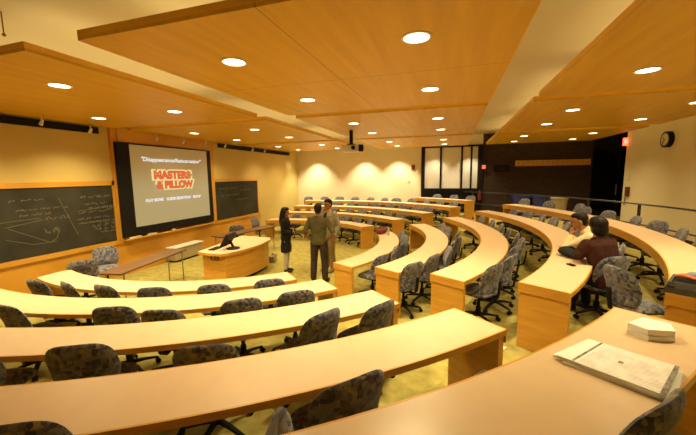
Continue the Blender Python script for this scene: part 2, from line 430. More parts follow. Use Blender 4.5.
for (y, z, w_, h_) in ((3.9, 2.0, .45, .03), (4.0, 1.82, .9, .03), (4.05, 1.72, .55, .03), (5.15, 2.0, .75, .045), (5.22, 1.84, .55, .035), (5.3, 1.75, .6, .035), (5.08, 1.66, .5, .03),
                       (5.05, 1.52, .7, .035), (5.35, 1.34, .45, .07), (5.4, 1.25, .5, .05), (4.45, 1.62, .35, .06), (5.72, 1.72, .2, .12), (4.4, 1.36, .28, .08), (5.05, 1.43, .85, .03), (5.5, 1.18, .3, .05)):
    ST += scrib(y, z, w_, h_*.8, 14, rnd)
ST += [[(3.75, 1.62), (4.35, 1.64)], [(3.8, 1.52), (4.4, 1.60)], [(3.85, 1.50), (4.5, 1.12)], [(3.8, 1.30), (4.2, 1.14), (4.6, 1.13)], [(5.05, 1.70), (5.75, 1.74)], [(5.1, 1.42), (5.75, 1.42)], [(4.5, 1.13), (4.62, 1.2), (4.66, 1.33)]]
board(-.4, 5.925, 'long dark chalkboard with faint chalk writing left of the screen', ST)
rnd = random.Random(9); S2 = []
for (y, z, w_) in ((9.7, 2.0, .8), (9.8, 1.75, 1.1), (10.9, 1.9, .7), (10.6, 1.55, .8)): S2 += scrib(y, z, w_, .03, 8, rnd)
board(9.46, 12.12, 'shorter dark chalkboard right of the screen', S2)

# projection screen
s_ = empty('projection_screen', (XF, 7.6, .9), 0, 'large black-framed screen showing a film title menu on the front wall', 'screen', None, True)
XS = -7.65
part(MB().b2((XF+.03, 5.98, .94), (XS, 6.325, 3.265)).b2((XF+.03, 9.045, .94), (XS, 9.21, 3.265)).b2((XF+.03, 6.32, .94), (XS, 9.05, 1.16)).b2((XF+.03, 6.32, 3.235), (XS, 9.05, 3.265)), 'frame', M['black'], s_)
ss_ = part(MB().b2((XF+.05, 6.32, 1.15), (XS-.01, 9.05, 3.24)), 'screen_surface', M['screen'], s_)
TW = lambda y, z: Matrix(((0, 0, 1, XS-.008), (1, 0, 0, y), (0, 1, 0, z), (0, 0, 0, 1)))
text_mesh('"Disappearance/Reincarnation"', .15, M['txt_white'], 'screen_text', ss_, TW(7.68, 2.885), .004, .001, .25, 2.12)
for s, y, z, wd, sz in (('MASTERS', 7.63, 2.47, 1.30, .29), ('& PILLOW', 7.70, 2.20, 1.32, .27)):
    text_mesh(s, sz, M['txt_yel'], 'screen_text', ss_, TW(y, z), .055, .001, 0, wd+.16)
    text_mesh(s, sz, M['txt_red'], 'screen_text', ss_, TW(y, z), .022, .001, 0, wd+.02, .003)
for s, y, wd in (('PLAY MOVIE', 6.95, .56), ('SCENE SELECTION', 7.79, .90), ('SETUP', 8.50, .34)):
    text_mesh(s, .105, M['txt_white'], 'screen_text', ss_, TW(y, 1.805), .006, .001, 0, wd)
led = solo(MB().b2((XF+.03, 6.0, .865), (XF+.19, 9.24, .895), .006), 'chalk_ledge', M['wall_wood'], (XF, 7.6, .865), 'narrow wooden ledge running beneath the big screen', 'ledge')
for y, w_, lb in ((6.28, .34, 'long pale chalkboard eraser at the left end of the ledge under the screen'), (6.78, .30, 'pale chalkboard eraser second from the left on the ledge under the screen'), (7.5, .12, 'small pale chalk box at the middle of the ledge under the screen')):
    solo(MB().b2((XF+.06, y-w_/2, .896), (XF+.15, y+w_/2, .935), .008), 'eraser', M['offwhite'], (XF+.1, y, .896), lb, 'eraser', 'erasers on the screen ledge')

# slot vents at the top of the front wall
for y0, y1, segs, lb in ((1.0, 5.70, (4.4,), 'long black slot vent high on the front wall above the left chalkboard'), (9.80, 15.05, (10.55, 12.1, 13.0), 'black slot vent high on the front wall right of the screen')):
    v = empty('slot_vent', (XF, y0, 3.4), 0, lb, 'vent', 'slot vents on the front wall', True)
    part(MB().b2((XF+.002, y0, 3.42), (XF+.04, y1, 3.565)), 'housing', M['black'], v)
    part(MB().b2((XF+.04, y0+.03, 3.47), (XF+.05, y1-.03, 3.482)).b2((XF+.04, y0+.03, 3.51), (XF+.05, y1-.03, 3.522)), 'louvre', M['blackp'], v)

# ------------------------------------------------------------------ ceiling panels and lights
PANX = [(-7.75, -3.83), (-3.13, .56), (1.27, 4.95)]
PANY = [(2.2, 6.08), (6.42, 10.55), (11.0, 14.85)]
LX = [(-6.7, -4.82), (-2.2, -.33), (2.16, 4.04)]
LY = [(3.1, 4.95), (7.5, 9.36), (12.05, 13.85)]
cn = ['left', 'middle', 'right']; rn = ['nearest', 'second', 'farthest']
proto = None
def downlight(x, y, label):
    global proto
    if proto is None:
        proto = empty('downlight', (x, y, ZP), 0, label, 'ceiling light', 'round downlights in the ceiling panels')
        MB().lathe([(.135, 0), (.135, -.008), (.112, -.010), (.112, 0)], (0, 0, 0), 28).build('trim_ring', M['offwhite'], proto, (0, 0, 0), True)
        MB().lathe([(.112, -.001), (.112, -.006), (.06, -.007)], (0, 0, 0), 28).build('lens', M['lamp'], proto, (0, 0, 0), True)
        o = proto
    else:
        o = copy_tree(proto); o.location = (x, y, ZP)
    o['label'] = label
LAMPC = (1, .80, .42)
def spot(x, y, e, size=132):
    l = bpy.data.lights.new('downlight_beam', 'SPOT'); l.energy = e; l.color = LAMPC; l.spot_size = math.radians(size); l.spot_blend = 1; l.shadow_soft_size = .10
    o = bpy.data.objects.new('downlight_beam', l); COL.objects.link(o); o.location = (x, y, ZP-.03)
EN = 260
for i in range(3):
    for j in range(3):
        x0, x1 = PANX[i]; y0, y1 = PANY[j]
        p = empty('ceiling_panel', ((x0+x1)/2, (y0+y1)/2, ZP), 0, 'suspended wood ceiling panel, %s in the %s column of panels' % (rn[j], cn[i]), 'ceiling panel', 'suspended wooden ceiling panels')
        w2, d2 = (x1-x0)/2, (y1-y0)/2
        MB().b2((-w2, -d2, .0), (w2, d2, .03)).build('panel_face', M['ceil_seam' if i == 1 else 'ceil_wood'], p, (0, 0, 0))
        MB().b2((-w2, -d2, .03), (w2, -d2+.03, .085)).b2((-w2, d2-.03, .03), (w2, d2, .085)).b2((-w2, -d2+.03, .03), (-w2+.03, d2-.03, .085)).b2((w2-.03, -d2+.03, .03), (w2, d2-.03, .085)).build('edge_band', M['ceil_edge_lit'], p, (0, 0, 0))
        for sx_, sy_, en, ox in ((.25, (y1-y0)*.85, 6, (x1-.3, x0+.3, x1-.5)[i]), ((x1-x0)*.9, (y1-y0)*.9, 34, (x0+x1)/2)):  # thin cove strip, plus an added panel-wide fill that brightens the plaster ceiling
            l = bpy.data.lights.new('cove_strip_and_fill', 'AREA'); l.shape = 'RECTANGLE'; l.size = sx_; l.size_y = sy_; l.energy = en; l.color = (1, .80, .38)
            o = bpy.data.objects.new('cove_strip_and_fill', l); COL.objects.link(o); o.location = (ox, (y0+y1)/2, ZP+.10); o.rotation_euler = (PI, 0, 0)
        for a, x in enumerate(LX[i]):
            for b, y in enumerate(LY[j]):
                downlight(x, y, 'lit downlight, %s %s corner of the %s %s ceiling panel' % (('near', 'far')[b], ('left', 'right')[a], rn[j], cn[i]))
                e = EN
                if i == 0: e *= .9
                if j == 2: e *= 1.0
                e *= ((1.75, .95, 1), (1.4, .62, .8), (.85, .5, .65))[i][j]
                spot(x, y, e)
def washer(x, y, e):
    l = bpy.data.lights.new('wall_washer_beam', 'SPOT'); l.energy = e; l.color = (1, .88, .60); l.spot_size = math.radians(96); l.spot_blend = .7; l.shadow_soft_size = .05
    o = bpy.data.objects.new('wall_washer_beam', l); COL.objects.link(o); o.location = (x, y, ZP+.12)
for x in (-6.63, -4.08, -2.45): washer(x, 15.30, 380)
for x in (-.75, .75): washer(x, 15.36, 130)
washer(-7.25, 14.85, 110)
# small spotlights along the front wall
def wall_spot(y, z, label):
    t = empty('spotlight', (XF+.28, y, ZP), 0, label, 'spotlight', 'small white spotlights along the front wall')
    MB().tube([(0, 0, 0), (0, 0, z-ZP+.05)], .012, 6).build('stem', M['offwhite'], t, (0, 0, 0))
    MB().tube([(.03, .0, z-ZP+.06), (.0, 0, z-ZP+.02), (-.04, 0, z-ZP-.03)], [.02, .03, .034], 10).build('lamp_head', M['white'], t, (0, 0, 0), True)
for (y, z), lb in zip(((4.45, 3.47), (5.35, 3.42), (7.05, 3.42), (7.97, 3.42), (8.9, 3.46), (9.85, 3.45), (11.5, 3.43), (12.4, 3.45)),
        ('first from the left, over the left chalkboard', 'second from the left, next to the wooden column', 'over the left of the screen', 'over the middle of the screen', 'over the right corner of the screen', 'just right of the screen', 'over the right end of the short chalkboard', 'farthest right, beyond the short chalkboard')):
    wall_spot(y, z, 'small white ceiling spotlight ' + lb)
# sprinkler drop hanging from the plaster ceiling
t = empty('sprinkler_drop', (-4.55, 2.45, ZC), 0, 'thin wire drop hanging from the cream ceiling at the upper left', 'sprinkler')
MB().tube([(0, 0, 0), (0, 0, -.22)], .006, 6).build('pipe', M['brown_top'], t, (0, 0, 0)); MB().lathe([(.012, -.22), (.02, -.235), (.006, -.25)]).build('nozzle', M['brown_top'], t, (0, 0, 0))

# projector
t = empty('projector', (-2.6, 8.62, 3.1), 0, 'white projector on a black ceiling pole', 'projector', None, True)
part(MB().tube([(-2.6, 8.62, 3.2), (-2.6, 8.62, ZP)], .05, 12), 'pole', M['black'], t)
part(MB().box((-2.6, 8.62, 3.215), (.24, .2, .03), .25, .005), 'mount_plate', M['black'], t)
part(MB().box((-2.62, 8.60, 3.11), (.44, .36, .18), .25, .025), 'body', M['white'], t)
part(MB().tube([(-2.50, 8.46, 3.12), (-2.48, 8.38, 3.12)], [.05, .055], 14), 'lens', M['black'], t)
part(MB().box((-2.35, 8.66, 3.12), (.14, .30, .17), .25, .02), 'side_grille', M['blackp'], t)

# ------------------------------------------------------------------ desks
def endcap(mb, A, end, th, z0, z1, inset=0., rin=0., rout=0.):
    ri, ro, a0i, a0o, a1i, a1o = A
    sgn = 1 if end == 0 else -1
    ai, ao = ((a0i, a0o) if end == 0 else (a1i, a1o))
    v = []
    for r, a in ((ri+rin, ai), (ro-rout, ao)):
        for k in (inset, inset+th):
            aa = math.radians(a)+sgn*k/r
            for z in (z0, z1): v.append(angpt(r, aa, z))
    mb.add(v, [[0, 1, 3, 2], [4, 6, 7, 5], [0, 4, 5, 1], [2, 3, 7, 6], [1, 5, 7, 3], [0, 2, 6, 4]])
    return mb
ordn = ['front', 'second', 'third', 'fourth', 'top']
def desk(k, a0, a1, sec, label, lam='laminate'):
    z0 = STEP*k; z = z0+.74; ri, ro = RIN[k], ROUT[k]
    if sec == 'A' and k == 4: ri, ro = 8.10, 8.65
    def ang(a, r):
        if a == 'L': return -math.degrees(math.acos(-1.33/r))
        if a == 'R': return math.degrees(math.acos(-1.40/r))
        return a
    A = (ri, ro, ang(a0, ri), ang(a0, ro), ang(a1, ri), ang(a1, ro))
    am = math.radians((A[2]+A[4])/2)
    n = max(8, int(abs(A[4]-A[2])/1.5))
    d = empty('curved_desk', angpt((ri+ro)/2, am, z0), 0, label, 'desk', 'curved tiered desks', True)
    top = sector(MB(), ri+.012, ro-.012, z-.03, z, A, n)
    part(top, 'desktop', M[lam], d)
    eb = MB(); sector(eb, ro-.012, ro, z-.048, z-.0005, A, n); sector(eb, ri+.03, ro-.02, z-.047, z-.03, A, n)
    endcap(eb, A, 0, .014, z-.105, z+.0008, -.002); endcap(eb, A, 1, .014, z-.105, z+.0008, -.002)
    part(eb, 'edge_band', M['desk_wood'], d)
    part(sector(MB(), ri, ri+.025, z-.13, z-.0005, A, n), 'front_apron', M['desk_wood'], d)
    for e in (0, 1):
        part(endcap(MB(), A, e, .06, z0, z-.048, .012, .012, .014), 'end_panel', M['desk_wood'], d)
    return d
AE = [-43.7, -42, -41.0, -40.4, -35.4]
for k in range(5):
    nm = ordn[k]
    desk(k, 'L' if k < 4 else -64, AE[k], 'A', 'curved wooden desk, %s row of the near left block%s' % (nm, ', carrying newspapers' if k == 4 else ''), 'laminate_near_lit' if k == 4 else 'laminate')
BN = [-28.5, -29.7, -31.0, -31.2, -30.5]; BF = [28, 30.5, 30.7, 31.2, 32.2]
for k in range(5):
    desk(k, BN[k], BF[k], 'B', 'crescent wooden desk, %s row of the middle block facing the screen' % ordn[k])
CE = [44.9, 43.4, 42.3, 41.6, 44.6]
for k in range(5):
    desk(k, CE[k], 'R' if k < 4 else 62.5, 'C', 'wooden desk, %s row of the far block%s' % (ordn[k], ', below the windows' if k == 4 else ' by the bright wall'))

# ------------------------------------------------------------------ chairs
def supell(u, th, a, b, n):
    c, s = math.cos(th), math.sin(th)
    return a*u*math.copysign(abs(c)**(2/n), c), b*u*math.copysign(abs(s)**(2/n), s)
def back_fn(th_, a, b, zc, inset=0):
    def mk(sgn):
        v = []
        RN = [0, .3, .55, .75, .88, .96, 1.0]
        for u in RN:
            for k in range(28):
                y, z = supell(u, 2*PI*k/28, a, b, 3.6)
                y *= 1-.10*(-z/b if z < 0 else 0)-.06*max(0, z/b)**2
                t = th_*math.sqrt(max(0, 1-u**3.2))
                lean = -.07*(z+b)-.03*((z+b)/(2*b))**2
                x = .75*y*y+lean+.035*math.exp(-((z+.06)/.12)**2)
                v.append((x+sgn*t, y, z+zc))
        return v, len(RN)
    return mk
def make_chair():
    c = empty('swivel_chair', (0, 0, 0))
    mb = MB()
    mk = back_fn(.038, .24, .225, .67)
    for sgn in (1, -1):
        v, R = mk(sgn); f = []
        for i in range(R-1):
            for k in range(28): f.append([i*28+k, i*28+(k+1) % 28, (i+1)*28+(k+1) % 28, (i+1)*28+k])
        mb.add([(p[0]-.195, p[1], p[2]) for p in v], f)
    mb.build('backrest', M['fabric'], c, (0, 0, 0), True)
    mb = MB(); v = []; f = []
    prof = [(0, .035), (.5, .034), (.8, .028), (.95, .012), (1, -.012), (.96, -.036), (0, -.036)]
    for u, h in prof:
        for k in range(28):
            x, y = supell(u, 2*PI*k/28, .235, .245, 3.2)
            v.append((x+.02, y*(1-.06*(x < 0)), .465+h-.05*max(0, (x-.1)/.14)**2*.5))
    for i in range(len(prof)-1):
        for k in range(28): f.append([i*28+k, i*28+(k+1) % 28, (i+1)*28+(k+1) % 28, (i+1)*28+k])
    mb.add(v, f); mb.build('seat', M['fabric'], c, (0, 0, 0), True)
    MB().box((.01, 0, .415), (.34, .34, .035), 0, .012).box((-.02, 0, .385), (.2, .16, .05), 0, .01).build('seat_pan', M['blackp'], c, (0, 0, 0))
    MB().tube([(-.05, 0, .385), (-.20, 0, .375), (-.27, 0, .42), (-.29, 0, .52), (-.305, 0, .66)], [(.035, .014)]*5, 8).build('back_bracket', M['blackp'], c, (0, 0, 0))
    MB().lathe([(.035, .09), (.035, .22), (.022, .225), (.022, .38)], n=14).build('gas_lift', M['blackp'], c, (0, 0, 0), True)
    MB().tube([(.02, -.10, .385), (.03, -.25, .375), (.035, -.30, .372)], [.007, .007, .014], 6).build('lever', M['blackp'], c, (0, 0, 0))
    for i in range(5):
        a = 2*PI*i/5+.3; ca, sa = math.cos(a), math.sin(a)
        lg_ = MB().tube([(ca*.02, sa*.02, .115), (ca*.15, sa*.15, .10), (ca*.285, sa*.285, .072)], [(.028, .024), (.024, .018), (.018, .012)], 8).build('base_leg', M['blackp'], c, (0, 0, 0))
        px, py = ca*.285, sa*.285
        mb = MB()
        for o_ in (-.016, .016):
            q = Vector((px-sa*o_, py+ca*o_, .028))
            mb.tube([q-Vector((-sa, ca, 0))*.009, q+Vector((-sa, ca, 0))*.009], .028, 12)
        mb.tube([(px, py, .03), (px, py, .075)], .009, 6)
        mb.build('caster', M['black'], lg_, (0, 0, 0))
    return c
chair0 = make_chair(); used = [False]
def put_chair(x, y, z, rz, label, group):
    if not used[0]: o = chair0; used[0] = True
    else: o = copy_tree(chair0)
    o.location = (x, y, z); o.rotation_euler = (0, 0, rz)
    tag(o, label, 'chair', group)
    return o
onames = ['first', 'second', 'third', 'fourth', 'fifth', 'sixth', 'seventh', 'eighth', 'ninth', 'tenth', 'eleventh', 'twelfth']
# (angle, extra radius, turn in degrees away from facing the centre)
CH = {
 'A0': [(-99, .1, 8), (-90, 0, -14), (-81, 0, -10), (-71.3, .08, 5), (-60.4, .08, 0), (-50, .1, -4)],
 'A1': [(-81.5, 0, -10), (-69.2, 0.02, 3), (-63, .18, -8), (-55.3, .08, 3), (-48.4, .06, -6)],
 'A2': [(-72.5, .04, 12), (-65.1, .03, 4), (-57.0, .24, -6), (-49.7, .0, 22), (-44.6, .05, 14)],
 'A3': [(-62.3, -.08, 0), (-55.4, .50, 87), (-51.2, .05, 10), (-47.4, .30, 8)],
 'A4': [(-44.5, -.225, 0)],
 'B0': [(-20, 0.10, -5), (-11, 0.03, 20), (-2, 0.10, -18), (7, 0.06, 20), (15.5, 0.00, 12)],
 'B1': [(-26.8, 0.00, -10), (-20, 0.00, -5), (-13.6, 0.06, 20), (-7, 0.00, 0), (-0.6, 0.10, -18), (5.8, 0.10, -10), (12.2, 0.00, 12), (18.6, 0.00, 0)],
 'B2': [(-25.6, 0.03, -10), (-20, 0.06, -10), (-14, 0.00, -10), (-8, 0.10, 6), (-2.5, 0.06, -10), (3, 0.00, -18), (8.6, 0.00, -10), (14.2, 0.00, -10), (20, 0.00, -5)],
 'B3': [(-24.0, .52, -138), (-19.6, .17, -45), (-14.2, .22, -8), (-6.8, 0.03, -10), (-1.8, 0.10, 12), (3.2, 0.00, -10), (8.2, 0.00, 0), (13.2, 0.03, -18), (18.2, 0.03, 0), (23.2, 0.00, -10)],
 'B4': [(-13.6, .0, 12), (-7.4, .02, -10), (-3, .02, 14), (2.2, .0, -8), (8.2, 0, 6), (15, .1, 16), (20, .5, -10), (26, .35, 5), (33, .4, 0)],
 'C0': [(51.5, 0.03, -18), (60, 0.03, -5), (69, 0.10, 6), (78, 0.00, 6), (87, 0.03, -18), (97, 0.03, -5)],
 'C1': [(48, 0.03, 0), (55, 0.03, -10), (62, 0.06, 0), (69, 0.00, -18), (76, 0.03, -18), (83.5, 0.03, 20), (91, 0.06, -18)],
 'C2': [(46.5, 0.10, 20), (52, 0.06, -5), (57.6, 0.06, 6), (63.2, 0.00, 0), (69, 0.00, 12), (75, 0.00, 6), (81, 0.00, -18), (87, 0.00, 20), (93, 0.06, -5)],
 'C3': [(46, 0.10, -5), (51, 0.10, -5), (56, 0.06, -18), (61, 0.10, 12), (66.5, 0.03, 20), (72, 0.03, -18), (77.5, 0.06, -18), (83, 0.00, -5), (89, 0.10, 6), (95, 0.03, -10), (101, 0.03, -5)],
 'C4': [(46.5, 0, 4), (52, 0, -4), (57.5, 0, 0)]}
SEC = {'A': 'near-left block', 'B': 'middle block', 'C': 'far block'}
DIRW = {'A': 'from the left', 'B': 'from the near end', 'C': 'from the right'}
for key, lst in CH.items():
    k = int(key[1]); s = key[0]
    for i, (a, dr, turn) in enumerate(lst):
        ar = math.radians(a); r = ROUT[k]-.10+dr
        x, y, z = angpt(r, ar, STEP*k)
        pos = onames[i]
        row = {'A': 'near left', 'B': 'middle', 'C': 'far'}[s]
        lb = 'grey swivel chair, %s %s at the %s %s desk' % (pos, DIRW[s], ordn[k], row)
        if key == 'A4': lb = 'mottled grey swivel chair in the bottom right corner beside the newspapers'
        if key == 'A3' and i == 1: lb = 'grey swivel chair turned edge-on behind the fourth near left desk'
        if key == 'B3' and i == 0: lb = 'grey swivel chair turned sideways, closest to the camera at the fourth middle desk'
        if key == 'B3' and i == 1: lb = 'grey swivel chair of the person in the maroon top'
        if key == 'B3' and i == 2: lb = 'grey swivel chair of the person in the cream shirt'
        put_chair(x, y, z, ar+PI+math.radians(turn), lb, 'mottled grey swivel chairs')
for x, y, rz, lb in ((-6.75, 4.38, 2.5, 'mottled grey swivel chair near the wall, left of the narrow brown table'), (-7.2, 5.15, -.63, 'mottled grey swivel chair against the front wall behind the narrow brown table'),
                     (-6.62, 9.0, 2.2, 'dark swivel chair behind the teacher desk and monitor'), (-6.9, 10.75, .0, 'mottled grey swivel chair by the front wall at the right end of the short chalkboard')):
    put_chair(x, y, 0, rz, lb, 'mottled grey swivel chairs')

# ------------------------------------------------------------------ teacher area
ZL = .76
t = empty('lectern_desk', (-5.1, 6.9, 0), 0, 'wooden teacher desk with a bowed front and rounded corner', 'desk', None, True)
def outline(ins):
    pts = [(-5.62+ins, 7.85-ins), (-5.36+ins, 5.86+ins)]
    c0 = Vector((-5.36, 5.86)); 
    for q in ((-5.0, 5.80), (-4.72, 5.82), (-4.60, 5.95), (-4.50, 6.3), (-4.44, 6.7), (-4.45, 7.1), (-4.52, 7.5), (-4.66, 7.76)): pts.append((q[0]-ins*(1 if q[0] > -4.8 else 0), q[1]+ins*(1 if q[1] < 6 else (-1 if q[1] > 7.6 else 0))))
    return pts
def prism(pts, z0, z1):
    n = len(pts); v = [(x, y, z0) for x, y in pts]+[(x, y, z1) for x, y in pts]
    return MB().add(v, [list(range(n))[::-1], list(range(n, 2*n))]+[[i, (i+1) % n, n+(i+1) % n, n+i] for i in range(n)])
part(prism(outline(0), ZL-.012, ZL), 'desktop', M['laminate'], t)
part(prism(outline(-.004), ZL-.06, ZL-.012), 'edge_band', M['desk_wood'], t)
part(prism([(-5.55, 7.78), (-5.30, 5.93), (-4.70, 5.93), (-4.56, 6.35), (-4.51, 6.8), (-4.52, 7.2), (-4.60, 7.55), (-4.72, 7.72)], .09, ZL-.06), 'body', M['desk_wood'], t)
part(prism(outline(.14), 0, .09), 'plinth', M['blackp'], t)
part(MB().b2((-5.09, 5.924, .60), (-5.035, 5.93, .675)).b2((-4.985, 5.924, .60), (-4.94, 5.93, .675)).b2((-4.92, 5.924, .60), (-4.865, 5.93, .675)).b2((-5.10, 5.924, .565), (-4.85, 5.93, .577)), 'lettering', M['brown_top'], t)
m_ = empty('monitor', (-4.78, 6.33, ZL), 0, 'black tilted monitor with a round base on the teacher desk', 'monitor', None, True)
part(MB().lathe([(.15, 0), (.15, .02), (.10, .035), (.03, .05)], (-4.78, 6.33, ZL)), 'stand_base', M['blackp'], m_, True)
part(MB().tube([(-4.78, 6.33, ZL+.04), (-4.82, 6.33, ZL+.12), (-4.87, 6.33, ZL+.17)], [.03, .03, .03]), 'stand_neck', M['blackp'], m_)
part(MB().box((-4.90, 6.33, ZL+.21), (.06, .42, .32), 0, .008, Matrix.Rotation(.15, 4, 'Z') @ Matrix.Rotation(math.radians(32), 4, 'Y')), 'display', M['blackp'], m_)
solo(MB().box((-5.18, 6.22, ZL+.01), (.16, .38, .02), .15, .005), 'keyboard', M['blackp'], (-5.18, 6.22, ZL), 'flat black keyboard left of the monitor on the teacher desk', 'keyboard')
def ntable(c0, c1, wd, z, label):
    a = Vector((c0[0], c0[1], 0)); b = Vector((c1[0], c1[1], 0)); mid = (a+b)/2; dr = b-a; L = dr.length; rz = math.atan2(dr.y, dr.x)
    t = empty('narrow_table', (mid.x, mid.y, 0), rz, label, 'table', 'narrow brown folding tables')
    MB().box((0, 0, z-.015), (L, wd, .03), 0, .004).build('tabletop', M['brown_top'], t, (0, 0, 0))
    for sx in (-1, 1):
        for sy in (-1, 1):
            MB().tube([(sx*(L/2-.12), sy*(wd/2-.05), 0), (sx*(L/2-.12), sy*(wd/2-.05), z-.03)], .012, 8).build('leg', M['steel'], t, (0, 0, 0))
        MB().tube([(sx*(L/2-.12), -wd/2+.05, z-.06), (sx*(L/2-.12), wd/2-.05, z-.06)], .010, 6).build('cross_bar', M['steel'], t, (0, 0, 0))
ntable((-5.72, 4.12), (-6.12, 6.06), .45, .74, 'narrow brown table with thin metal legs in front of the left chalkboard')
ntable((-6.25, 7.55), (-5.78, 9.75), .45, .76, 'narrow brown table behind the teacher desk, below the short chalkboard')
t = empty('wall_heater', (-7.5, 7.6, 0), 0, 'low cream metal heater cabinet along the front wall under the screen', 'heater', None, True)
part(MB().b2((-7.755, 7.25, .05), (-7.42, 8.35, .40), .01), 'casing', M['bin_beige'], t)
part(MB().b2((-7.755, 7.23, .40), (-7.40, 8.37, .425), .004), 'top_cover', M['white'], t)
part(MB().b2((-7.755, 7.3, 0), (-7.45, 8.3, .05)), 'plinth', M['blackp'], t)
t = empty('equipment_case', (-4.80, 8.08, 0), .3, 'small grey equipment case on the floor at the far end of the teacher desk', 'case')
MB().box((0, 0, .10), (.16, .34, .20), 0, .02).build('case_body', M['steel'], t, (0, 0, 0)); MB().tube([(0, -.07, .2), (0, -.05, .235), (0, .05, .235), (0, .07, .2)], .008, 6).build('handle', M['blackp'], t, (0, 0, 0))

# ------------------------------------------------------------------ railing behind the top row
RR = 10.2; a0, a1 = -20, 56
t = empty('curved_railing', angpt(RR, math.radians(14), .64), 0, 'black curved metal handrail behind the top middle row', 'railing', None, True)
av = [math.radians(a0+(a1-a0)*i/50) for i in range(51)]
ok = [a for a in av if CY+RR*math.sin(a) < YB-.05]
part(MB().tube([angpt(RR, a, 1.60) for a in ok], [(.032, .022)]*len(ok), 8), 'top_rail', M['rail'], t)
part(MB().tube([angpt(RR, a, 1.09) for a in ok], [(.018, .018)]*len(ok), 8), 'lower_rail', M['rail'], t)
for a in (-14.8, -5.2, 4.4, 14, 23.6, 33.2, 42.8, 52.0):
    p = angpt(RR, math.radians(a), .64)
    part(MB().box((p[0], p[1], 1.11), (.05, .05, .94), math.radians(a)), 'post', M['rail'], t)

# ------------------------------------------------------------------ fittings on the walls
t = empty('wall_clock', (XR, 11.15, 3.25), 0, 'round black-rimmed clock on the right cream wall', 'clock', None, True)
RY = Matrix.Rotation(-PI/2, 4, 'Y')
def disc(mb, c, r, x0, x1, n=32):
    return mb.tube([(c[0]+x0, c[1], c[2]), (c[0]+x1, c[1], c[2])], r, n)
part(disc(MB(), (XR, 11.15, 3.25), .21, -.11, 0), 'case', M['black'], t)
part(disc(MB(), (XR, 11.15, 3.25), .165, -.114, -.11), 'face', M['offwhite'], t)
hm = MB()
for ang_, L in ((.9, .09), (2.6, .13)): hm.tube([(XR-.118, 11.15, 3.25), (XR-.118, 11.15+math.sin(ang_)*L, 3.25+math.cos(ang_)*L)], .006, 4)
for i in range(12):
    q = i*PI/6; hm.tube([(XR-.116, 11.15+math.sin(q)*.135, 3.25+math.cos(q)*.135), (XR-.116, 11.15+math.sin(q)*.155, 3.25+math.cos(q)*.155)], .005, 4)
part(hm, 'hands', M['black'], t)
t = empty('exit_sign', (5.55, 13.38, 3.3), 0, 'red lit EXIT sign at the edge of the right wall', 'exit sign', None, True)
part(MB().b2((5.38, 13.40, 3.27), (5.62, 13.46, 3.61-.09), .008), 'housing', M['exit'], t)
text_mesh('EXIT', .13, M['txt_white'], 'lettering', t, Matrix(((1, 0, 0, 5.50), (0, 0, -1, 13.398), (0, 1, 0, 3.39), (0, 0, 0, 1))), .004, .001, 0, .2)
solo(MB().b2((XR-.03, 13.05, 2.14), (XR, 13.25, 2.34), .006), 'thermostat', M['offwhite'], (XR, 13.15, 2.14), 'small pale control box on the right wall below the exit sign', 'control box')
t = empty('wall_phone', (XR, 13.1, 1.5), 0, 'brown wall phone with a hanging cord near the edge of the right wall', 'phone', None, True)
part(MB().b2((XR-.06, 12.98, 1.62), (XR, 13.18, 1.92), .01), 'phone_body', M['brown_top'], t)
part(MB().tube([(XR-.08, 13.0, 1.90), (XR-.1, 13.02, 1.78), (XR-.08, 13.0, 1.64)], [.03, .018, .03], 8), 'handset', M['brown_top'], t)
part(MB().tube([(XR-.05, 13.1, 1.62), (XR-.04, 13.16, 1.35), (XR-.03, 13.22, 1.30), (XR-.04, 13.2, 1.6)], .01, 6), 'cord', M['brown_top'], t)
t = empty('coat_rack', (4.0, YB, 2.75), 0, 'long orange wood coat rack on the brick wall', 'coat rack', None, True)
part(MB().b2((2.58, YB-.03, 2.71), (5.36, YB-.004, 2.95), .004), 'board', M['desk_wood'], t)
for i in range(15):
    x = 2.7+i*.183; part(MB().tube([(x, YB-.03, 2.81), (x, YB-.09, 2.82), (x, YB-.10, 2.86)], [.012, .01, .014], 6), 'hook', M['brown_top'], t)
t = empty('wall_speaker', (2.05, YB, 2.6), 0, 'dark rectangular speaker panel on the brick wall', 'speaker', None, True)
part(MB().b2((1.76, YB-.05, 2.47), (2.34, YB, 2.78), .01), 'housing', M['blackp'], t); part(MB().b2((1.79, YB-.056, 2.50), (2.31, YB-.05, 2.75)), 'grille', M['black'], t)
t = empty('fire_extinguisher', (1.17, YB-.2, 1.2), 0, 'red fire extinguisher beside the far windows', 'fire extinguisher', None, True)
part(MB().lathe([(.03, 1.24), (.075, 1.26), (.075, 1.58), (.03, 1.66), (.02, 1.68)], (1.17, YB-.22, 0), 14), 'cylinder', M['red'], t, True)
part(MB().box((1.17, YB-.24, 1.70), (.04, .12, .04), 0, .005).tube([(1.17, YB-.28, 1.69), (1.24, YB-.30, 1.6), (1.25, YB-.28, 1.4)], .01, 6), 'valve', M['black'], t)
part(MB().b2((1.15, YB-.15, 1.3), (1.19, YB-.062, 1.5)), 'bracket', M['black'], t)
solo(MB().b2((1.24, YB-.16, 2.62), (1.38, YB-.10, 2.78), .01), 'fire_alarm', M['redlamp'], (1.31, YB, 2.62), 'small glowing red fire alarm beside the far windows', 'fire alarm')
solo(MB().b2((-1.86, YB-.05, 2.63), (-1.70, YB, 2.86), .01), 'fire_alarm', M['red'], (-1.78, YB, 2.63), 'dark red alarm box on the bright far wall left of the windows', 'fire alarm')
solo(MB().b2((-2.05, YB-.03, 2.05), (-1.95, YB, 2.17), .006), 'light_switch', M['offwhite'], (-2.0, YB, 2.05), 'small pale switch on the far wall left of the windows', 'switch')
